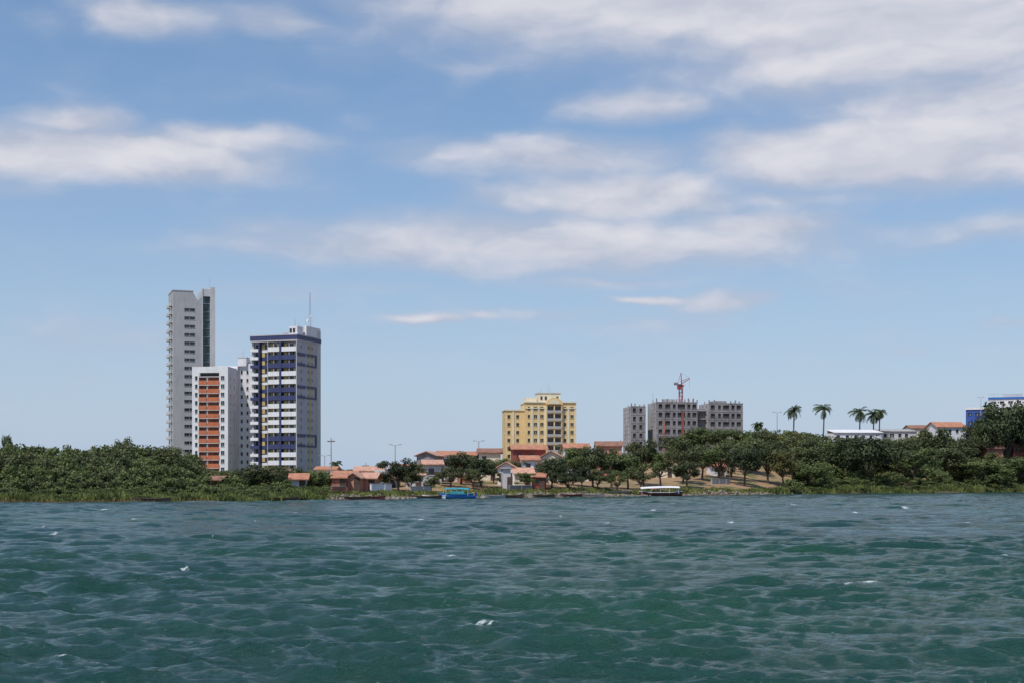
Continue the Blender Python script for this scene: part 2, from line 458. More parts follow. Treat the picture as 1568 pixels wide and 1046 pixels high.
mass('riverside_shrubs', a1, 'leaf_l', bushes); mass('riverside_shrubs', a2, 'leaf', bushes)
it = rows(-100, 1250, 16, lambda b: 470+40*math.sin(b), lambda b: float(np.interp(b, [0,480,520,640,660,940,1250],[716,716,717,717,708,700,690])), (9, 15))
it += rows(480, 700, 12, lambda b: 330, lambda b: 720, (5, 8))
it += rows(640, 960, 11, lambda b: 320, lambda b: float(np.interp(b,[640,700,760,860,960],[703,697,700,693,690])), (5, 9))
it += rows(1040, 1220, 12, lambda b: 440, lambda b: float(np.interp(b,[1040,1070,1110,1150,1220],[664,653,652,662,655])), (8, 13))
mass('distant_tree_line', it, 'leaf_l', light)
topR = ip([1170,1200,1240,1280,1320,1360,1400,1440,1480,1500,1560,1900], [662,654,658,670,674,670,664,658,668,664,655,655])
it = []
it += rows(1175, 1900, 13, lambda b: sh_d(b)+78, topR, (7, 12))
it += rows(1190, 1900, 13, lambda b: sh_d(b)+58, lambda b: topR(b)+12, (7, 11))
it += rows(1205, 1900, 14, lambda b: sh_d(b)+40, lambda b: topR(b)+28, (6, 10))
a1, a2 = split(it, .6)
mass('hillside_woodland', a1, 'leaf', light); mass('hillside_woodland', a2, 'leaf_l', light)
it = []
it += rows(1225, 1900, 12, lambda b: sh_d(b)+28, lambda b: 702, (5, 9))
it += rows(1220, 1900, 10, lambda b: sh_d(b)+18, lambda b: 718, (4, 7))
it += rows(1215, 1900, 8, lambda b: sh_d(b)+10, lambda b: 731, (3.5, 6))
it += rows(1205, 1900, 7, lambda b: sh_d(b)+4.5, lambda b: 742, (3, 5), minh=1)
mass('bank_shrubs', it, 'leaf_l', bushes)

for (b_, off, top, wid, lf) in [
    (8,52,664,30,'leaf_l'),(190,50,668,36,'leaf'),(250,34,680,62,'leaf'),
    (402,16,708,74,'leaf'),(375,22,715,40,'leaf_d'),(492,14,718,42,'leaf_l'),(455,22,716,44,'leaf'),(340,18,728,46,'leaf_l'),
    (610,12,700,66,'leaf_d'),(640,20,708,44,'leaf'),(706,22,690,64,'leaf'),(738,16,700,64,'leaf_d'),(690,16,712,44,'leaf'),
    (845,12,698,50,'leaf_d'),(876,18,684,58,'leaf_l'),(908,14,680,64,'leaf'),(936,16,686,56,'leaf_l'),(962,14,692,56,'leaf_l'),
    (985,20,670,66,'leaf'),(1012,14,688,56,'leaf_l'),(1045,22,666,64,'leaf'),(1075,26,680,60,'leaf_l'),(1052,12,702,50,'leaf_d'),
    (1100,30,674,64,'leaf'),(1140,14,682,64,'leaf_d'),(1176,22,670,60,'leaf'),(1150,42,666,56,'leaf_l'),(1200,14,690,54,'leaf_y'),
    (1120,34,684,50,'leaf_l'),(1225,30,664,66,'leaf'),
    (1235,22,680,66,'leaf'),(1270,30,672,72,'leaf_l'),(1330,12,664,92,'leaf_d'),(1375,22,672,70,'leaf'),(1400,14,684,72,'leaf_l'),(1240,9,704,70,'leaf_l'),
    (1440,44,654,70,'leaf'),(1460,24,682,80,'leaf'),(1540,36,611,92,'leaf_d'),(1508,40,645,56,'leaf'),(1580,34,618,80,'leaf'),(1500,14,702,90,'leaf_l'),(1560,14,696,90,'leaf_l'),
    (805,10,722,34,'leaf_l'),(870,6,720,40,'leaf_d'),(915,6,716,44,'leaf'),(770,14,722,24,'leaf'),(1165,60,655,50,'leaf'),(1210,52,660,56,'leaf_y'),
    (585,18,722,26,'leaf'),(660,8,728,28,'leaf_l'),(530,20,722,26,'leaf_l'),(795,24,704,30,'leaf'),(756,30,700,34,'leaf_l'),(830,18,706,30,'leaf_l'),(890,8,712,38,'leaf_d'),(980,8,712,44,'leaf'),(945,6,718,34,'leaf_l'),
    (1520,46,616,60,'leaf'),(725,12,716,40,'leaf'),(625,10,716,36,'leaf')]:
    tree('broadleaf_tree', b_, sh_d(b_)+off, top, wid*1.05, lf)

def palm(b_, d, crown, seed, size=1.0, lean=0.6, zb=None):
    rng = random.Random(seed)
    x = E(b_, d); z0 = T(x, d)-.3; h = Z(crown, d)-z0
    B = Build('coconut_palm', (x, d, z0), rng.uniform(0, 40))
    pts = [(lean*math.sin(t*1.4)-lean, 0, h*t) for t in np.linspace(0, 1, 9)]
    V, Fq = tube(pts, [.26-.012*i for i in range(9)], 7)
    B.poly('trunk', 'bark', [tuple(v) for v in V], [tuple(f) for f in Fq])
    top = Vector(pts[-1])
    nf = 26
    for i in range(nf):
        az = i*2.39996+rng.uniform(-.2, .2); el0 = math.radians(rng.uniform(-40, 80))
        L = rng.uniform(2.4, 3.4)*size; prev = top.copy(); el = el0
        dirh = Vector((math.cos(az), math.sin(az), 0)); side = Vector((-dirh.y, dirh.x, 0))
        seg = 9
        for s in range(seg):
            dv = dirh*math.cos(el)+Vector((0,0,1))*math.sin(el)+Vector((-.12,0,0))
            nxt = prev+dv*(L/seg)
            B.beam('frond_ribs', 'palmleaf', prev, nxt, .035*(1-s/seg)+.012, sides=3)
            ll = size*0.72*math.sin(math.pi*(s+1.4)/(seg+2.2))
            for sg in (-1, 1):
                for q in (0.0, .5):
                    base = prev.lerp(nxt, q)
                    tip = base+side*sg*ll*.7+dv*ll*.45-Vector((0,0,1))*ll*rng.uniform(.4, .8)
                    w = dv*.075
                    B.poly('fronds', 'palmleaf', [tuple(base-w), tuple(base+w), tuple(tip+w*.3), tuple(tip-w*.3)], [(0,1,2,3)])
            prev = nxt; el -= math.radians(rng.uniform(9, 16))
    for i in range(6):
        a = i*1.05; c = top+Vector((math.cos(a)*.25, math.sin(a)*.25, -.25))
        B.beam('coconuts', 'leaf_y', c+Vector((0,0,.14)), c-Vector((0,0,.14)), .12, .06, 6)
    e = B.done()
    for ch in e.children:
        if ch.data.materials[0].name.startswith('palm') or ch.data.materials[0].name.startswith('leaf'):
            n = len(ch.data.vertices); a = ch.data.attributes.new('shade', 'FLOAT', 'POINT')
            a.data.foreach_set('value', np.repeat(np.random.default_rng(seed).uniform(.1, .8, n//4+1), 4)[:n].astype(np.float32))
for (b_, d, cr, sz) in [(1216,395,628,1.05),(1262,400,626,1.05),(1317,402,631,1.15),(1338,396,634,1.05),(1161,380,650,.7),(1347,410,631,.85),(515,330,710,.65),(866,300,686,.7)]:
    palm(b_, d, cr, int(b_), sz)

def blades(name, n, b0, b1, o0, o1, h0, h1, mat, w=.10, zoff=0.0):
    rng = np.random.default_rng(n)
    bb = rng.uniform(b0, b1, n); 
    dsh = np.interp(bb, np.linspace(b0, b1, 60), [sh_d(q) for q in np.linspace(b0, b1, 60)])
    pat = np.sin(bb*.11)+np.sin(bb*.043+1)*1.2+np.sin(bb*.31+2)*.6
    d = dsh+rng.uniform(o0, o1, n)+pat*0.6
    x = (bb-784)/F*d; z = np.maximum(terr(x, d), -.12)+zoff
    h = rng.uniform(h0, h1, n)*(1+.4*pat/2.5)
    a = rng.uniform(0, 3.14, n); lx, ly = rng.normal(size=n)*.25, rng.normal(size=n)*.25
    wv_ = w*rng.uniform(.6, 1.4, n); dx, dy = np.cos(a)*wv_, np.sin(a)*wv_
    v = np.stack([np.stack([x-dx, d-dy, z-.1], 1), np.stack([x+dx, d+dy, z-.1], 1),
                  np.stack([x+dx*.4+lx*h, d+dy*.4+ly*h, z+h], 1), np.stack([x-dx*.4+lx*h, d-dy*.4+ly*h, z+h*.95], 1)], 1).reshape(-1, 3)
    sh = np.clip(rng.uniform(0, 1, n)*.6+.2+.3*np.sin(bb*.09+d*.5), 0, 1)
    mesh_obj(name, v, np.arange(4*n).reshape(n, 4), [MT[mat]], shade=np.repeat(sh, 4))
blades('marsh_grass', 38000, -380, 500, -3.0, 10, .3, .9, 'reed', .12)
blades('dry_marsh_grass', 9000, -380, 330, -4.4, -.8, .12, .4, 'reed_dry', .10)
blades('bank_grass', 9000, 440, 1230, .5, 7, .15, .5, 'reed', .12)
blades('bank_grass', 9000, 1180, 1900, -.5, 5, .4, 1.2, 'reed', .15)

# ---------------------------------------------------------------- towers
def rng_rows(z0, dz, n, a, b): return [(z0+i*dz+a, z0+i*dz+b) for i in range(n)]

# slim grey tower
d = 500; B = Build('grey_apartment_tower', (E(265, d), d, 0), 20)
dz = 2.92
B.wall('grey', 'F', 0, 0, 10.3, 0, 66.4, [(3.9,7.6)], rng_rows(3.2, dz, 21, .9, 1.95))
B.box('core', 'grey', .45, 10.3, .42, 14, 0, 66.35)
B.box('parapet', 'grey', 0, 6.9, 0, 14, 66.41, 69.6)
B.poly('parapet_slope', 'grey', [(6.9,0,66.41),(8.6,0,66.41),(6.9,0,69.3),(6.9,14,66.41),(8.6,14,66.41),(6.9,14,69.3)], [(0,1,2),(5,4,3),(1,4,5,2)])
B.box('parapet_cap', 'grey_l', -.15, 7.0, -.15, 14.1, 69.6, 69.9)
B.box('stair_glazing', 'gglass', 10.3, 12.9, 1.1, 13.9, 0, 68.0)
for i in range(23): B.box('stair_slabs', 'grey', 10.302, 12.898, .9, 1.095, 1.2+i*dz, 1.32+i*dz)
B.box('stair_head', 'grey_l', 10.302, 12.898, .05, 13.8, 68.01, 70.6)
B.box('stair_pier', 'grey_l', 12.9, 14.6, -.25, 14.2, 0, 71.3)
B.box('stair_side', 'grey_l', 10.0, 10.298, -.2, -.004, 0, 70.9)
for i in range(22):
    zz = 3.0+i*dz
    for (ya, yb) in ((1.5,6.5),(8.5,12.5)):
        B.box('balcony_slabs', 'grey_l', -1.0, -.003, ya, yb, zz, zz+.18)
        B.box('balcony_parapets', 'grey_l', -1.0, -.9, ya, yb, zz+.18, zz+1.1)
    B.box('balcony_doors', 'glass', -.06, -.004, 2.5, 5.5, zz+.2, zz+2.2)
B.box('wall_left', 'grey_l', 0, .44, .305, 14, 0, 66.38)
B.beam('mast', 'steel', (13.7,7,71.3), (13.7,7,75.5), .06)
B.done()

# white tower with orange balconies
d = 470; B = Build('orange_white_apartment_tower', (E(349, d), d, 0), -6)
top = 40.6; dz = 2.75
B.wall('white', 'F', 0, -12.2, -9.9, 0, top, [(-11.2,-10.35)], rng_rows(2.2, dz, 13, .9, 2.3))
B.wall('white', 'F', 0, -3.0, 0, 0, top, [(-2.4,-1.2)], rng_rows(2.2, dz, 13, .9, 2.3))
B.wall('white', 'R', -.003, .31, 9.8, 0, top-.01, [(2.2,3.0),(6.8,7.6)], rng_rows(2.2, dz, 13, 1.1, 2.0))
B.box('core', 'white', -12.2, -.42, 2.0, 9.8, 0, top-.05)
B.box('side_wall_left', 'white', -12.19, -11.8, .405, 2.0, 0, top-.02)
B.box('recess_back', 'orange', -9.9, -3.0, 1.7, 1.99, 0, 38)
B.box('crown_beam', 'white', -9.899, -3.001, 0.0, 1.9, 38.6, top)
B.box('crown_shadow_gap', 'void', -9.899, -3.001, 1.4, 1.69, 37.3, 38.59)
for i in range(14):
    zz = 1.4+i*dz
    if i == 13: 
        B.box('balcony_slabs', 'white', -9.898, -3.002, -.1, 1.69, zz, zz+.2); continue
    B.box('balcony_slabs', 'white', -9.898, -3.002, -.25, 1.69, zz, zz+.2)
    B.box('balcony_parapets', 'orange', -9.898, -7.2, -.3, -.15, zz+.21, zz+1.6)
    B.box('balcony_parapets', 'orange', -6.9, -3.002, -.3, -.15, zz+.21, zz+1.6)
    B.box('balcony_rail', 'steel', -7.2, -6.9, -.28, -.2, zz+1.1, zz+1.18)
    B.box('balcony_doors', 'glass', -9.3, -7.4, 1.6, 1.695, zz+.21, zz+2.3)
    B.box('balcony_windows', 'glass', -5.6, -3.8, 1.6, 1.695, zz+1.0, zz+2.2)
    B.box('balcony_dividers', 'white', -7.18, -7.0, 0, 1.59, zz+.21, zz+dz-.01)
B.wall('white', 'F', 11, .3, 8.3, 0, 42.3, [(1.0,1.7),(3.0,3.7)], rng_rows(2.2, dz, 14, .9, 2.1))
B.box('rear_core', 'white', .3, 8.3, 11.42, 22, 0, 42.25)
B.box('rear_core_left', 'white', -8, .28, 9.9, 22, 0, 41.5)
for i in range(14): 
    B.box('rear_orange_panels', 'orange', 5.1, 7.9, 10.6, 10.99, 1.4+i*dz, 2.9+i*dz)
    B.box('rear_blue_slot', 'glass', 5.2, 7.8, 10.9, 10.997, 2.95+i*dz, 4.0+i*dz)
B.box('lift_house', 'white', .2, 3.2, 10.2, 14, 41.5, 44.2)
B.box('lift_house_cap', 'grey_l', .1, 3.3, 10.1, 14.1, 44.2, 44.5)
B.box('roof_tank', 'grey', 3.6, 7.9, 13, 17, 42.3, 43.9)
B.beam('aerial', 'steel', (1.5,12,44.5), (1.5,12,47), .06); B.beam('aerial', 'steel', (6.5,14,43.9), (6.5,14,46), .05)
B.done()

# navy-blue tower
d = 460; B = Build('blue_white_apartment_tower', (E(455, d), d, 0), -20)
dz = 2.63
pat = 'WBBWWBBWWWWBBWWWWW'
zf = lambda i: 45.0-i*dz
B.box('core', 'lilac', -16.9, -.3, 1.6, 16, 0, 48)
B.box('left_pier', 'lilac', -17, -16.4, .6, 1.598, 0, 48)
for i in range(17):
    zz = zf(i); ch = pat[i]
    pm = 'white' if ch == 'W' else 'blue'
    for (a, b2) in ((-10.6,-6.5), (-5.6,-.3)):
        B.box('balcony_slabs', pm, a, b2, -.15, 1.59, zz-.2, zz)
        B.box('balcony_parapets', pm, a, b2, -.25, -.1, zz-.25, zz+1.25)
        B.box('balcony_glazing', 'glass', a+.1, b2-.1, 1.5, 1.596, zz+.02, zz+2.3)
        B.box('balcony_screens', 'yellow', a+.2, a+1.5, .9, 1.49, zz+.02, zz+2.3)
        if ch == 'W': B.box('balcony_screens', 'cream', b2-1.5, b2-.3, .9, 1.49, zz+.02, zz+2.3)
        else: B.box('balcony_screens', 'yellow', b2-1.2, b2-.3, .9, 1.49, zz+.02, zz+2.3)
        B.box('balcony_posts', 'lilac', (a+b2)/2-.1, (a+b2)/2+.1, -.05, .2, zz+1.26, zz+dz-.26)
    B.box('rooms_wall', 'blue' if ch == 'B' else 'white', -13.6, -10.8, .9, 1.597, zz-.35, zz+(.85 if ch == 'B' else .5))
    B.box('rooms_yellow_panels', 'yellow', -13.6, -12.4, .95, 1.597, zz+.86, zz+2.2)
    B.box('rooms_cream_panels', 'lilac', -11.4, -10.8, .95, 1.597, zz+.86, zz+2.2)
    B.box('rooms_windows', 'glass', -12.35, -11.45, 1.2, 1.597, zz+.86, zz+2.2)
    B.box('side_balconies', 'white' if i % 2 or ch == 'W' else 'blue', -17.3, -14.3, -.1, 1.59, zz-.1, zz+.85)
    B.box('side_balcony_doors', 'void', -16.1, -14.5, 1.5, 1.598, zz+.96, zz+2.3)
for (a, b2, mm) in ((-14.1,-13.75,'blue'), (-10.78,-10.62,'lilac'), (-6.35,-5.75,'blue'), (-.28,-.0,'lilac')):
    B.box('pilasters', mm, a, b2, -.3, 1.585, 0, 48)
B.wall('lilac', 'R', 0, 1.59, 16, 0, 48, [(2.2,3.3),(7.0,8.2),(9.4,10.6)], [(zf(i)+.9, zf(i)+1.9) for i in range(16, -1, -1)])
for i0, i1 in ((1,2),(5,6),(11,12)):
    zt = zf(i0)+2.0; zb = zf(i1)+.4
    for (ya, yb, za, zc) in ((0,5.4,zb,zb+.9),(0,5.4,zt-1.0,zt),(6.3,13.0,zb,zb+.6),(6.3,13.0,zt-.6,zt),(12.2,13.0,zb+.6,zt-.6)):
        B.box('blue_frames', 'blue', .003, .22, ya, yb, za, zc)
B.box('yellow_strip', 'yellow', .003, .08, 8.3, 9.3, 3, 47.5)
B.box('pale_corner', 'grey_l', .003, .12, 13.6, 16.05, 0, 52.5)
B.box('crown_band', 'blue', -17.2, .25, -.35, 16.2, 48.6, 49.9)
B.box('crown_soffit', 'lilac', -17.1, .15, -.25, 16.1, 48.01, 48.59)
B.box('crown_cap', 'lilac', -17.3, .35, -.45, 13.5, 49.901, 50.2)
B.box('penthouse', 'white', -3.6, -.6, 1.2, 5.0, 50.2, 52.9)
B.box('penthouse', 'white', -.58, .1, 6, 15.9, 50.2, 53.4)
B.box('penthouse_rear', 'grey_l', -6, -.6, 6, 14, 50.2, 53.0)
for a in (-3.4, -2.2): B.box('penthouse_openings', 'void', a, a+.8, 1.1, 1.197, 50.8, 52.2)
B.box('roof_tank', 'grey', -9, -6.5, 7, 12, 50.2, 51.6)
mx, my = -.9, 10.5
for (dx, dy) in ((-.35,-.35), (.35,-.35), (0,.4)):
    B.beam('mast_legs', 'steel', (mx+dx, my+dy, 53), (mx+dx*.25, my+dy*.25, 64.8), .05)
for k in range(12):
    s1 = 1-.75*k/12; zz = 53+k*.98
    B.beam('mast_braces', 'steel', (mx-.35*s1, my-.35*s1, zz), (mx+.35*s1, my-.35*s1, zz+.9), .03)
    B.beam('mast_braces', 'steel', (mx+.35*s1, my-.35*s1, zz), (mx, my+.4*s1, zz+.9), .03)
for k, (ax, h) in enumerate(((-3,3),(-2.2,2),(-4.5,2.5),(-1.6,4),(.0,3.2))):
    B.beam('aerials', 'steel', (ax, 4+k*1.5, 52.8), (ax, 4+k*1.5, 52.8+h), .04)
B.beam('dish', 'white', (-1,9,55.5), (-1,8.7,55.5), .5, .45, 10); B.beam('dish', 'white', (-.2,10,57), (-.2,9.7,57), .35, .3, 10)
B.done()

# yellow apartment block
d = 480; B = Build('yellow_apartment_block', (E(805, d), d, 0), 7)
dz = 2.68; rw = rng_rows(1.6, dz, 10, .9, 2.1)
B.wall('ochre', 'F', 0, 0, 6.9, 0, 29.2, [(.7,1.5),(2.8,3.9),(5.0,6.1)], rw)
B.wall('ochre', 'F', 0, 12.3, 17.2, 0, 29.2, [(13.0,13.9),(15.3,16.4)], rw)
B.wall('ochre', 'L', 0, .31, 13, 0, 29.15, [(3,4),(8,9)], rw)
B.box('core', 'ochre', .42, 17.2, .42, 13, 0, 29.1)
for a, b2 in ((1.9,2.4),(4.2,4.7),(6.3,6.88),(12.32,12.8),(14.3,14.9),(16.7,17.25)):
    B.box('cream_pilasters', 'cream', a, b2, -.18, -.003, 0, 28.2)
B.box('cornice', 'cream', -.25, 17.45, -.35, 13.2, 29.2, 29.6)
B.box('cornice_low', 'cream', -.15, 6.88, -.25, -.004, 27.2, 27.5); B.box('cornice_low', 'cream', 12.32, 17.35, -.25, -.004, 27.2, 27.5)
B.box('centre_back', 'ochre', 6.9, 12.3, .1, .41, 0, 29.1)
for i in range(10):
    zz = 1.6+i*dz
    B.box('balcony_slabs', 'cream', 7.0, 12.2, -1.3, .09, zz, zz+.2)
    B.box('balcony_parapets', 'grey', 7.0, 12.2, -1.35, -1.2, zz+.21, zz+.9)
    B.box('balcony_glazing', 'glass', 7.4, 11.8, 0.0, .095, zz+.21, zz+2.3)
    B.box('balcony_column', 'ochre', 9.4, 9.8, -1.15, -.01, zz+.21, zz+dz)
B.box('centre_side', 'ochre', 6.9, 7.2, -1.2, .09, 0, 28.6); B.box('centre_side', 'ochre', 12.0, 12.3, -1.2, .09, 0, 28.6)
vs, n = [], 14
for yy in (-1.35, .6):
    vs += [(9.6+2.9*math.cos(math.pi*i/n), yy, 28.6+2.3*math.sin(math.pi*i/n)) for i in range(n+1)]
B.poly('arched_pediment', 'ochre', vs, [tuple(range(n, -1, -1)), tuple(range(n+1, 2*n+2))]+[(i, i+1, n+2+i, n+1+i) for i in range(n)]+[(0, n+1, 2*n+1, n)])
vs = []
for yy in (-1.45, -1.36):
    vs += [(9.6+1.9*math.cos(math.pi*i/n), yy, 28.75+1.4*math.sin(math.pi*i/n)) for i in range(n+1)]
B.poly('pediment_window', 'cream', vs, [tuple(range(n, -1, -1)), tuple(range(n+1, 2*n+2))]+[(i, i+1, n+2+i, n+1+i) for i in range(n)])
B.box('roof_house', 'cream', 4.6, 12.4, 3.5, 9.5, 29.6, 32.6); B.box('roof_house_cap', 'grey_l', 4.4, 12.6, 3.3, 9.7, 32.6, 32.9)
B.box('roof_house', 'cream', .6, 4.3, 4, 9, 29.6, 31.2)
for a in (5.5, 7.0, 11): B.box('roof_openings', 'void', a, a+.7, 3.4, 3.497, 30.4, 31.6)
B.wall('ochre', 'F', 2.5, -6.6, -.003, 0, 26.6, [(-5.9,-4.9),(-2.9,-1.9)], rw[:9])
B.wall('ochre', 'L', -6.6, 2.81, 12, 0, 26.55, [(4.5,5.5)], rw[:9])
B.box('wing_core', 'ochre', -6.18, -.01, 2.93, 12, 0, 26.5)
B.box('wing_cornice', 'cream', -6.8, -.3, 2.2, 12.2, 26.6, 27.0)
B.box('wing_pilaster', 'cream', -4.2, -3.6, 2.3, 2.497, 0, 26.3)
for a, h in ((8.5,36),(9.2,35),(6,34.4)): B.beam('aerials', 'steel', (a,6,32.8), (a,6,h), .05)
B.done()

# unfinished concrete building
d = 500; B = Build('unfinished_concrete_building', (E(1005, d), d, 0), 7)
dz = 2.95
def block(x0, x1, y0, dep, top, cols, lcols, n):
    rw = [(top-(n-i)*dz+.7, top-(n-i)*dz+2.2) for i in range(n)]
    B.wall('concrete', 'F', y0, x0, x1, 0, top, cols, rw, glass='void', gpart='dark_openings', thick=.35)
    B.wall('concrete_l', 'L', x0-.003, y0+.36, y0+dep, 0, top-.01, lcols, rw, glass='void', gpart='dark_openings_side', thick=.35)  # left faces in paler concrete: their sunlight is put into the colour
    B.box('core', 'concrete', x0+.48, x1, y0+.48, y0+dep, 0, top-.03)
    for i in range(n+1): B.box('floor_edges', 'concrete', x0-.05, x1+.05, y0-.08, y0-.003, top-i*dz-.22, top-i*dz-.02)
    k = x0
    while k < x1:
        B.box('column_stubs', 'concrete', k, k+.35, y0+.1, y0+.45, top, top+random.uniform(.5, 1.5))
        B.box('column_stubs', 'concrete', k+.6, k+.85, y0+dep*.6, y0+dep*.6+.3, top, top+random.uniform(.4, 1.8)); k += random.uniform(1.2, 2.2)
block(-8.6, -3.4, 2, 14, 29.2, [(-7.9,-6.9),(-5.6,-4.6)], [(4,5.3),(8,9.3),(12,13.3)], 8)
block(0, 14.8, 0, 14, 30.6, [(.8,2.2),(3.2,5.0),(6.0,7.0),(7.7,10.4),(11.2,12.3),(13,14.4)], [(3,4),(7,8)], 8)
block(19.2, 31.6, 1, 14, 30.4, [(19.9,21.4),(22.6,23.6),(24.4,26.6),(27.4,28.6),(29.3,30.9)], [(4,5.2),(9,10.2)], 8)
B.box('link', 'concrete', 14.81, 19.1, 6, 12, 0, 28.6)
for i in range(6): B.box('link_slabs', 'concrete_l', 14.82, 19.1, 4.5, 5.99, 28-i*dz-.25, 28-i*dz)
B.box('roof_room', 'concrete_l', 4, 8, 5, 9, 30.6, 31.9); B.box('roof_room', 'concrete', 22, 27, 6, 10, 30.4, 31.4)
B.box('brick_infill', 'red', 9.0, 10.0, -.06, -.004, 10, 27.4)
B.box('brick_infill', 'brick', 2.4, 3.1, -.06, -.004, 12, 24)
B.beam('aerial', 'steel', (-.3,4,30), (-.3,4,34), .06)
B.done()

# tower crane
d = 505; B = Build('construction_crane', (E(1043, d), d+1, 0), 10)
zt0, zt1 = 30.5, 36.3
for dx in (-.55, .55):
    for dy in (-.55, .55): B.beam('mast_legs', 'redsteel', (dx, dy, 8), (dx, dy, zt1), .12)
for k in range(23):
    zz = 8+k*1.22; s1 = 1 if k % 2 else -1
    for dy in (-.55, .55): B.beam('mast_braces', 'redsteel', (-.55*s1, dy, zz), (.55*s1, dy, zz+1.2), .07)
    for dx in (-.55, .55): B.beam('mast_braces', 'redsteel', (dx, -.55*s1, zz), (dx, .55*s1, zz+1.2), .07)
B.box('slewing_ring', 'redsteel', -.9, .9, -.9, .9, zt1, zt1+.7)
B.box('cab', 'redsteel', -1.5, -.2, -1.5, -.3, zt1-.9, zt1+.9); B.box('cab_window', 'glass', -1.45, -.25, -1.56, -1.502, zt1-.1, zt1+.7)
B.box('counterweight', 'concrete', -2.4, -1.2, -.6, .6, zt1+.6, zt1+1.5); B.box('counter_jib', 'redsteel', -2.4, .4, -.4, .4, zt1+.7, zt1+.95)
for dy in (-.4, .4):
    B.beam('jib_chords', 'redsteel', (0, dy, zt1+.9), (3.3, dy*.4, zt1+2.9), .1)
B.beam('jib_chords', 'redsteel', (0, 0, zt1+2.0), (3.3, 0, zt1+3.3), .1)
for k in range(5):
    t = k/5; t2 = (k+.5)/5
    B.beam('jib_braces', 'redsteel', (3.3*t, -.4, zt1+.9+2*t), (3.3*t2, 0, zt1+2.0+1.3*t2), .06)
B.beam('a_frame', 'redsteel', (.3, -.4, zt1+.7), (.1, 0, zt1+5.0), .11); B.beam('a_frame', 'redsteel', (.3, .4, zt1+.7), (.1, 0, zt1+5.0), .11)
B.beam('a_frame', 'redsteel', (-1.2, 0, zt1+.9), (.1, 0, zt1+5.0), .08)
B.beam('pendant', 'steel', (.1, 0, zt1+5.0), (3.3, 0, zt1+3.2), .04); B.beam('hoist_rope', 'steel', (3.2, 0, zt1+2.8), (3.2, 0, zt1-.5), .04)
B.done()

# blue office block and white block on the right
d = 520; B = Build('blue_flat_roofed_building', (E(1479, d), d, 0), -22)
zt = Z(623, d)
B.wall('bluewall', 'F', 0, 0, 8.4, 0, zt-.9, [(.8,2.2),(3.2,4.8),(5.6,7.2)], [(zt-6.4,zt-5.2),(zt-3.2,zt-2.0)])
B.box('core', 'bluewall', .3, 8.4, .42, 8, 0, zt-.95); B.box('white_fascia', 'white', -.1, 8.5, -.3, 8, zt-.9, zt-.2)
B.done()
B = Build('white_flat_roofed_building', (E(1514, 540), 540, 0), -20)
zt = Z(605, 540)
B.wall('white', 'F', 0, 0, 18, 0, zt-1.4, [(a, a+1.6) for a in (1,4,7,10,13)], [(zt-6.0,zt-4.8),(zt-3.2,zt-2.2)])
B.box('core', 'white', .1, 18, .42, 9, 0, zt-1.45); B.box('blue_fascia', 'bluepaint', -.2, 18.2, -.3, 9, zt-1.4, zt-.7); B.box('roof_tanks', 'grey_l', 5, 12, 4, 8, zt-.7, zt+.6)
for a in (2, 9, 15): B.beam('roof_rail', 'steel', (a,0,zt-.7), (a,0,zt+.5), .05)
B.beam('roof_rail', 'steel', (0,0,zt+.4), (18,0,zt+.4), .05)
B.done()

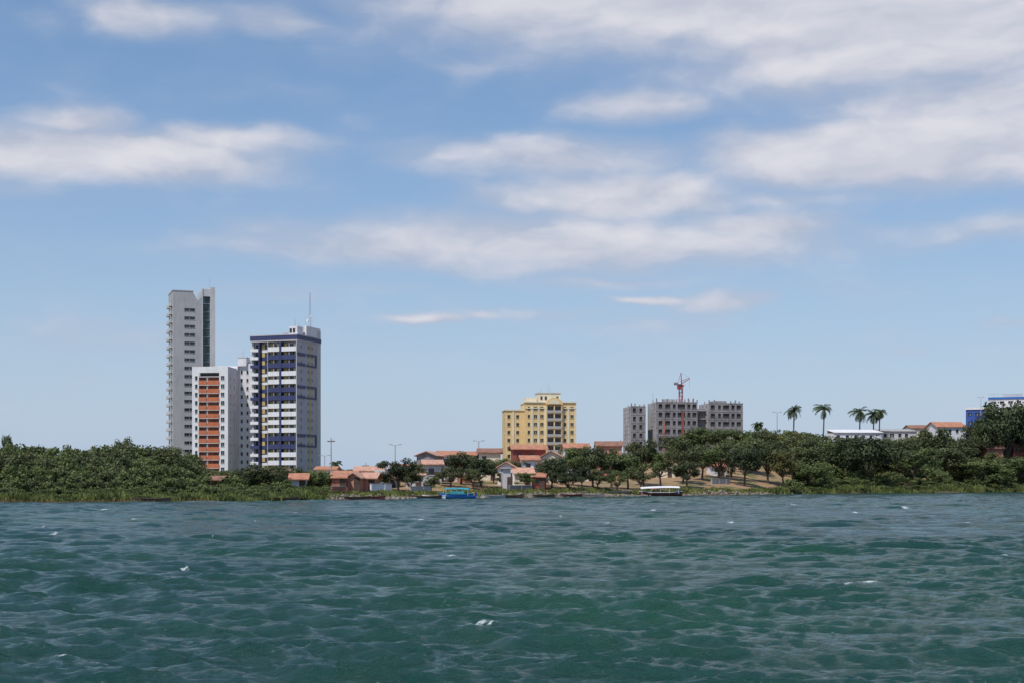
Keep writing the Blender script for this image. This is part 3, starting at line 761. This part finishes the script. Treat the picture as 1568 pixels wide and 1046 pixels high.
# ---------------------------------------------------------------- houses
def house(name, b0, b1, off, ridge, eave, wallm, roofm, yaw=0, depth=6, kind='side', doors=1, seed=0, d=None):
    if d is None: d = sh_d((b0+b1)/2)+off
    rng = random.Random(seed+int(b0*7)); w = (b1-b0)/F*d
    x = E(b0, d); zb = T(x+w/2, d)-.4; zr = Z(ridge, d)-zb; ze = Z(eave, d)-zb
    if ze < 2.3: ze = 2.3; zr = max(zr, 3.0)
    B = Build(name, (x, d, zb), yaw)
    cols = []; a = .6
    while a < w-1.4:
        ww = rng.choice([.8, .9, 1.2]); cols.append((a, a+ww)); a += ww+rng.uniform(.9, 1.8)
    sill = max(.4+.9, ze-1.7)
    rws = [(sill, min(ze-.35, sill+1.05))]
    if ze > 5.2: rws = [(1.3, 2.4)]+rws
    B.wall(wallm, 'F', 0, 0, w, 0, ze, cols, rws, thick=.18)
    B.box('side_walls', wallm, 0, .18, .31, depth, 0, ze); B.box('side_walls', wallm, w-.18, w, .31, depth, 0, ze)
    B.box('rear_wall', wallm, .181, w-.181, depth-.2, depth, 0, ze-.01)
    B.box('door', 'wood', w*.55, w*.55+.85, -.05, -.004, .4, 2.4)
    o_ = .45
    if kind == 'side':
        for (ya, za, yb, zb2) in ((-o_, ze-.12, depth/2, zr), (depth+o_, ze-.12, depth/2, zr)):
            vs = [(-o_,ya,za),(w+o_,ya,za),(w+o_,yb,zb2),(-o_,yb,zb2)]; vs += [(p_[0],p_[1],p_[2]+.14) for p_ in vs]
            B.poly('roof', roofm, vs, [(0,1,2,3),(7,6,5,4),(0,4,5,1),(1,5,6,2),(3,2,6,7),(0,3,7,4)])
        B.poly('gables', wallm, [(0.001,0,ze),(0.001,depth,ze),(0.001,depth/2,zr-.05),(w-.001,0,ze),(w-.001,depth,ze),(w-.001,depth/2,zr-.05)], [(0,2,1),(3,4,5)])
    elif kind == 'gable':
        for (xa, xb) in ((-o_, w/2), (w+o_, w/2)):
            vs = [(xa,-o_,ze-.12),(xa,depth+o_,ze-.12),(xb,depth+o_,zr),(xb,-o_,zr)]; vs += [(p_[0],p_[1],p_[2]+.14) for p_ in vs]
            B.poly('roof', roofm, vs, [(0,1,2,3),(7,6,5,4),(0,4,5,1),(1,5,6,2),(3,2,6,7),(0,3,7,4)])
        B.poly('gables', wallm, [(0,0,ze),(w,0,ze),(w/2,0,zr-.03),(0,.18,ze),(w,.18,ze),(w/2,.18,zr-.03)], [(0,1,2),(5,4,3),(0,2,5,3),(1,4,5,2)])
    else:
        vs = [(-.2,-.35,ze),(w+.2,-.35,ze),(w+.2,depth+.2,zr),(-.2,depth+.2,zr)]; vs += [(p_[0],p_[1],p_[2]+.12) for p_ in vs]
        B.poly('roof', roofm, vs, [(0,1,2,3),(7,6,5,4),(0,4,5,1),(1,5,6,2),(3,2,6,7),(0,3,7,4)])
        B.box('upper_rear_wall', wallm, .19, w-.19, depth-.2, depth, ze, zr-.05)
    B.done()
H_ = [
 ('terracotta_roofed_house',638,668,34,691,697,'concrete','tile_l',-8,7,'gable'),
 ('terracotta_roofed_house',672,700,40,690,696,'white','tile',4,7,'side'),
 ('terracotta_roofed_house',700,728,52,691,696,'grey_l','tile',-6,7,'side'),
 ('terracotta_roofed_house',733,766,46,686,692,'cream','tile_d',0,8,'side'),
 ('terracotta_roofed_house',650,676,22,704,710,'grey_l','tile_l',6,6,'side'),
 ('white_house',762,788,20,707,716,'white','tile_l',-4,6,'gable'),
 ('white_house',790,816,14,716,724,'cream','tile_l',5,6,'side'),
 ('white_house',770,782,9,716,717,'grey_l','fibro',5,4,'mono'),
 ('red_two_storey_house',786,836,34,680,687,'red','tile',3,8,'side'),
 ('terracotta_roofed_house',826,862,26,690,701,'cream','tile_l',-6,8,'gable'),
 ('white_house',800,824,26,697,703,'white','tile',4,6,'side'),
 ('salmon_house',508,530,10,729,737,'brick','tile',5,5,'mono'),
 ('salmon_house',532,550,11,728,738,'pink','tile_l',-5,5,'gable'),
 ('salmon_house',553,574,12,732,738,'pink','tile_l',-4,5,'side'),
 ('white_house',545,586,34,714,720,'white','tile_l',4,7,'side'),
 ('terracotta_roofed_house',508,542,28,721,728,'cream','tile',-3,6,'side'),
 ('white_house',576,596,20,720,725,'white','fibro',6,5,'mono'),
 ('white_house',590,604,22,724,728,'grey_l','tile',-6,5,'side'),
 ('white_house',484,512,60,714,718,'white','tile',0,7,'side'),
 ('terracotta_roofed_house',600,642,50,710,714,'white','tile',-4,7,'side'),
 ('terracotta_roofed_house',408,440,60,718,723,'white','tile_d',6,7,'side'),
 ('terracotta_roofed_house',866,902,50,678,685,'white','tile',2,8,'side'),
 ('terracotta_roofed_house',914,952,60,675,682,'pink','tile_d',-2,8,'side'),
 ('terracotta_roofed_house',622,648,18,723,730,'grey_l','tile_l',6,5,'side'),
 ('brick_house',700,722,30,703,710,'brick','tile',0,6,'gable'),
 ('brick_house',814,834,9,736,741,'red','tile',-4,5,'mono'),
 ('salmon_house',1085,1118,52,694,702,'pink','tile',0,6,'side'),
 ('white_house',1090,1112,36,707,713,'white','tile',5,5,'side'),
 ('cream_house',1008,1034,44,700,707,'cream','tile',0,6,'side'),
 ('white_long_house',1278,1352,92,656,662,'white','white',3,8,'mono'),
 ('grey_roofed_long_house',1350,1404,110,655,660,'grey_l','fibro',0,9,'mono'),
 ('terracotta_roofed_house',1436,1480,84,645,653,'white','tile',5,9,'side'),
 ('brick_house',1512,1536,34,679,686,'brick','tile_d',-3,7,'side'),
 ('brick_house',1552,1590,31,675,682,'red','tile_d',2,7,'side'),
 ('terracotta_roofed_house',1395,1432,120,650,655,'cream','tile_d',0,8,'side'),
 ('white_house',446,468,12,741,744,'grey_l','tile',5,4,'side'),
 ('brick_house',320,336,16,729,734,'brick','tile_d',-6,4,'side'),
]
for i, h in enumerate(H_):
    house(h[0], h[1], h[2], h[3], h[4], h[5], h[6], h[7], h[8], h[9], h[10], seed=i)

def rwall(name, b0, b1, off, h, mat):
    d0, d1 = sh_d(b0)+off, sh_d(b1)+off
    p0 = Vector((E(b0, d0), d0, 0)); p1 = Vector((E(b1, d1), d1, 0)); L = (p1-p0).length
    ang = math.degrees(math.atan2(p1.y-p0.y, p1.x-p0.x)); zb = min(T(p0.x, p0.y), T(p1.x, p1.y))-.3
    B = Build(name, (p0.x, p0.y, zb), ang)
    B.box('wall', mat, 0, L, 0, .2, 0, h+.3); B.box('coping', 'concrete_l', -.05, L+.05, -.06, .26, h+.3, h+.38)
    k = 0
    while k < L: B.box('piers', mat, k, k+.3, -.1, -.003, 0, h+.28); k += 2.6
    B.done()
rwall('garden_wall', 568, 600, 7, 1.3, 'white'); rwall('garden_wall', 508, 530, 5, 1.0, 'brick'); rwall('river_wall', 628, 660, 6, .9, 'grey')
rwall('garden_wall', 780, 815, 6, .8, 'concrete'); rwall('river_wall', 870, 965, 3.5, .5, 'rock'); rwall('garden_wall', 1090, 1118, 18, 1.0, 'concrete_l')

def pole(b_, off, top, arm=True, d=None):
    d = sh_d(b_)+off if d is None else d
    x = E(b_, d); z0 = T(x, d)-.2; h = Z(top, d)-z0
    B = Build('street_lamp' if arm else 'utility_pole', (x, d, z0), random.uniform(-10, 10))
    B.beam('pole', 'concrete_l', (0,0,0), (0,0,h), .13, .07, 8)
    if arm:
        for s in (-1, 1):
            B.beam('arm', 'steel', (0,0,h-.1), (s*.7,0,h+.1), .05); B.box('lamp_head', 'steel', min(s*.6,s*1.1), max(s*.6,s*1.1), -.12, .12, h+.04, h+.16)
    else:
        B.box('crossarm', 'wood', -.6, .6, -.06, .06, h-.6, h-.45)
        for s in (-.5, -.2, .2, .5): B.beam('insulators', 'white', (s,0,h-.45), (s,0,h-.28), .05, sides=6)
    B.done()
for (b_, off, top, arm) in [(507,40,670,False),(605,50,681,True),(733,60,675,True),(1190,60,631,True),(560,50,708,False),(660,40,700,False),(1502,120,608,True),(497,90,697,True),(1118,60,668,False),(950,70,672,False)]:
    pole(b_, off, top, arm)

# ---------------------------------------------------------------- boats
def hull(B, L, W, Hh, mat, inner='wood', trim=None):
    n = 17; S = []
    for i in range(n):
        t = -1+2*i/(n-1)
        w = W/2*(1-abs(t)**2.6)+.02; sheer = Hh+.35*Hh*abs(t)**2.5; kz = -.25+.30*abs(t)**4*Hh
        xx = t*L/2
        S.append([(xx,-w,sheer),(xx,-w*.82,sheer*.35+kz*.3),(xx,0,kz),(xx,w*.82,sheer*.35+kz*.3),(xx,w,sheer)])
    V = [v for s in S for v in s]; Fc = []
    for i in range(n-1):
        for j in range(4): Fc.append((i*5+j, i*5+j+1, (i+1)*5+j+1, (i+1)*5+j))
    B.poly('hull', mat, V, Fc)
    V = []
    for i in range(n):
        t = -1+2*i/(n-1); w = max(.01, W/2*(1-abs(t)**2.6)-.04)
        V += [(t*L/2*.98,-w,Hh*.55),(t*L/2*.98,w,Hh*.55)]
    B.poly('floor', inner, V, [(i*2, i*2+2, i*2+3, i*2+1) for i in range(n-1)])
    for i in range(n-1):
        for j in (0, 4): B.beam('gunwale', trim or mat, S[i][j], S[i+1][j], .05)
    for t in (-.45, 0, .45): B.box('thwarts', inner, t*L/2-.12, t*L/2+.12, -W*.38, W*.38, Hh*.7, Hh*.76)
def canoe(b_, off, L, mat, yaw):
    d = sh_d(b_)+off; B = Build('wooden_canoe', (E(b_, d), d, .03), yaw); hull(B, L, .95, .38, mat); B.done()
for (b_, off, L, mat, yaw) in [(542,-1.5,4.4,'wood',5),(568,-1,4,'hullred',-15),(652,-2,4.5,'wood',8),(664,-1.2,3.6,'white',-20),(232,-4,4.6,'wood',3),(830,-1.5,4.0,'wood',2),(756,-1.4,3.6,'concrete_l',20),(905,-1.2,4.0,'concrete',-15),(432,-2.2,4,'wood',12),(876,-1.6,3.4,'hullred',16),(780,-1.3,4.2,'wood',-4)]:
    canoe(b_, off, L, mat, yaw)
def canopy(B, x0, x1, W, z, mat, rise=.22, slope=0.0):
    n, mseg = 8, 10; V = []
    for lay in (0, .05):
        for i in range(n+1):
            xx = x0+(x1-x0)*i/n
            for j in range(mseg+1):
                t = -1+2*j/mseg
                V.append((xx, t*W/2, z+rise*(1-t*t)+lay+slope*(i/n-.5)-.10*(2*i/n-1)**2))
    Fc = []; m1 = mseg+1; base = (n+1)*m1
    for i in range(n):
        for j in range(mseg):
            a = i*m1+j; Fc += [(a, a+1, a+m1+1, a+m1), (base+a, base+a+m1, base+a+m1+1, base+a+1)]
    for i in range(n):
        a = i*m1; Fc.append((a, a+m1, base+a+m1, base+a)); a += mseg; Fc.append((a, base+a, base+a+m1, a+m1))
    for j in range(mseg):
        Fc.append((j, base+j, base+j+1, j+1)); a = n*m1+j; Fc.append((a, a+1, base+a+1, base+a))
    B.poly('canopy', mat, V, Fc)
    for xx in np.linspace(x0+.2, x1-.2, 5):
        for s in (-1, 1): B.beam('canopy_posts', 'white', (float(xx), s*W*.44, .4), (float(xx), s*W*.44, z+.02), .03)
d = sh_d(702)-3; B = Build('blue_canopied_boat', (E(702, d), d, .05), -4)
hull(B, 5.2, 1.6, .62, 'bluepaint', 'wood', 'tealpaint'); canopy(B, -1.9, 1.6, 1.5, 1.3, 'tealpaint', .18)
B.beam('bow_post', 'ypaint', (-2.1,0,.6), (-2.2,0,1.6), .12, .08, 6); B.box('engine_box', 'ypaint', 1.9, 2.3, -.3, .3, .45, .9)
B.box('side_cloth', 'tealpaint', -1.2, .9, -.74, -.71, .7, 1.0); B.done()
d = sh_d(1012)-3; B = Build('white_passenger_boat', (E(1012, d), d, .05), 3)
hull(B, 7.3, 2.0, .6, 'hullred', 'wood', 'white'); canopy(B, -3.5, 3.0, 2.1, 1.35, 'white', .25, .15)
B.box('bench_row', 'wood', -2.2, 2.0, -.75, -.55, .45, .75); B.box('stern_locker', 'grey_l', 2.4, 3.0, -.5, .5, .45, 1.0); B.done()

rng = np.random.default_rng(5); Vs, Fs, off = [], [], 0
cube = np.array([(-1,-1,-1),(1,-1,-1),(1,1,-1),(-1,1,-1),(-.7,-.7,1),(.7,-.7,1),(.7,.7,1),(-.7,.7,1)], float)
cf = np.array([(3,2,1,0),(4,5,6,7),(0,1,5,4),(1,2,6,5),(2,3,7,6),(3,0,4,7)])
for i in range(1500):
    b_ = rng.uniform(430, 1240); d = sh_d(b_)+rng.normal()*1.0+.6; x = E(b_, d); s = rng.uniform(.08, .32)*rng.uniform(.5, 1.5)
    v = cube*s*rng.uniform(.5, 1, (1,3))*rng.uniform(.75, 1.2, (8,3)); a = rng.uniform(0, 6.28); ca, sa = math.cos(a), math.sin(a)
    v = np.stack([v[:,0]*ca-v[:,1]*sa+x, v[:,0]*sa+v[:,1]*ca+d, v[:,2]*.8+max(T(x, d), 0)+s*.2], 1); Vs.append(v); Fs.append(cf+off); off += 8
mesh_obj('shore_stones', np.concatenate(Vs), np.concatenate(Fs), [MT['rock']])

# ---------------------------------------------------------------- sky
SUN_EL, SUN_AZ = 58.0, 216.0
w = bpy.data.worlds.new('World'); scene.world = w; w.use_nodes = True
nt = w.node_tree; bg = nt.nodes['Background']
sky = nd(nt, 'ShaderNodeTexSky', sky_type='NISHITA'); sky.sun_disc = False
sky.sun_elevation = math.radians(SUN_EL); sky.sun_rotation = math.radians(SUN_AZ)
sky.air_density = 1.0; sky.dust_density = 0.4; sky.ozone_density = 2.0
STR = 0.12
tc = nd(nt, 'ShaderNodeTexCoord'); G = tc.outputs['Generated']
sp = nd(nt, 'ShaderNodeSeparateXYZ'); nt.links.new(G, sp.inputs[0])
az = M(nt, 'ARCTAN2', sp.outputs[0], sp.outputs[1])
hor = M(nt, 'SQRT', M(nt, 'SUBTRACT', 1.0, M(nt, 'MULTIPLY', sp.outputs[2], sp.outputs[2])))
el = M(nt, 'DIVIDE', sp.outputs[2], M(nt, 'MAXIMUM', hor, 0.05))
cb = nd(nt, 'ShaderNodeCombineXYZ'); nt.links.new(az, cb.inputs[0]); nt.links.new(el, cb.inputs[1])
uv0 = cb.outputs[0]
clouds = [
 (150,232,360,50,1.3),(110,180,120,38,.85),(370,212,170,32,.95),(10,278,130,26,.5),
 (1200,-20,720,130,1.35),(1400,50,420,110,1.25),(860,5,360,70,1.1),(720,95,90,22,.5),(1500,150,340,64,.95),(1150,110,260,44,.65),
 (1400,222,420,68,1.3),(1540,250,260,46,1.05),(1160,238,190,30,.8),
 (840,240,320,50,.85),(980,155,150,36,.8),(700,250,190,34,.6),
 (860,372,600,56,1.0),(965,300,220,54,1.2),(820,310,160,34,.8),(560,378,340,42,.8),(1160,342,180,36,.95),(820,405,320,28,.7),(920,430,180,16,.6),(1220,300,160,26,.6),(430,345,170,30,.5),
 (985,458,80,10,.95),(1085,464,110,24,.8),(655,489,80,14,1.0),(735,484,50,14,.7),(840,480,170,18,.55),(400,455,170,28,.45),
 (240,18,160,44,.9),(430,28,90,38,.75),(60,30,80,28,.5),(1530,350,190,30,.6),(1385,535,60,12,.45),(1010,500,300,26,.45),(200,520,320,34,.42),(1560,495,90,14,.5),(1050,560,400,22,.3),(560,440,220,18,.4),(1300,440,260,24,.3)]
wn = noise(nt, VM(nt, 'MULTIPLY', uv0, (1.0, 1.6, 1)), 7.0, 5, 0.55, out=1)
warp = VM(nt, 'MULTIPLY', VM(nt, 'SUBTRACT', wn, (.5,.5,.5)), (0.11, 0.034, 0))
uvw = VM(nt, 'ADD', uv0, warp); acc = None
for (b_, a_, rx, ry, amp) in clouds:
    az0 = math.atan((b_-784)/F); e0 = (738-a_)/F*math.cos(az0); ix, iy = F/rx, F/ry
    L = VM(nt, 'LENGTH', VM(nt, 'MULTIPLY_ADD', uvw, (ix, iy, 0), (-az0*ix, -e0*iy, 0)), out=1)
    g = sstep(nt, L, 1.5, 0.0, 0.0, amp)
    acc = g if acc is None else M(nt, 'SMOOTH_MAX', acc, g, 0.25)
f1 = noise(nt, VM(nt, 'MULTIPLY', uvw, (1.0, 2.3, 1)), 14.0, 6, 0.5)
f1b = noise(nt, VM(nt, 'MULTIPLY', VM(nt, 'ADD', uvw, (-.005, .014, 0)), (1.0, 2.3, 1)), 14.0, 3, 0.5)
D0 = M(nt, 'ADD', acc, M(nt, 'MULTIPLY', M(nt, 'SUBTRACT', f1, .5), 0.75))
alpha = sstep(nt, D0, 0.08, 1.0, 0.0, 0.93)
lit = M(nt, 'ADD', sstep(nt, D0, 0.35, 1.15, 0.0, .66), M(nt, 'MULTIPLY', M(nt, 'SUBTRACT', f1, f1b), 1.8), clamp=True)
hs = nd(nt, 'ShaderNodeHueSaturation'); hs.inputs['Saturation'].default_value = 1.08; hs.inputs['Value'].default_value = 1.02
nt.links.new(sky.outputs[0], hs.inputs['Color'])
haze = mixc(nt, sstep(nt, el, 0.0, 0.32), tuple(v/STR for v in (0.42, 0.53, 0.70)), tuple(v/STR for v in (0.21, 0.36, 0.63)))
hz = M(nt, 'POWER', 2.71828, M(nt, 'MULTIPLY', M(nt, 'MAXIMUM', el, 0.0), -4.0))
clear = mixc(nt, M(nt, 'MULTIPLY', hz, 0.97), hs.outputs[0], haze)
ccol = mixc(nt, lit, tuple(v/STR for v in (0.48, 0.52, 0.63)), tuple(v/STR for v in (0.75, 0.74, 0.79)))
fin = mixc(nt, alpha, clear, ccol)
nt.links.new(fin, bg.inputs[0]); bg.inputs[1].default_value = STR
sd = bpy.data.lights.new('sun', 'SUN'); sd.energy = 3.6; sd.angle = math.radians(.53); sd.color = (1, .96, .90)
so = bpy.data.objects.new('sun', sd); scene.collection.objects.link(so)
a_, e_ = math.radians(SUN_AZ), math.radians(SUN_EL)
sv = Vector((math.sin(a_)*math.cos(e_), math.cos(a_)*math.cos(e_), math.sin(e_)))
so.rotation_euler = sv.to_track_quat('Z', 'Y').to_euler(); so.location = (0, 0, 200)

# ---------------------------------------------------------------- camera
cd = bpy.data.cameras.new('camera'); co = bpy.data.objects.new('camera', cd); scene.collection.objects.link(co)
cd.lens = 50; cd.sensor_width = 36; cd.clip_start = .5; cd.clip_end = 20000
cd.shift_y = (738-522.7)/1568
co.location = (0, 0, EYE); co.rotation_euler = (math.radians(90), 0, 0)
scene.camera = co
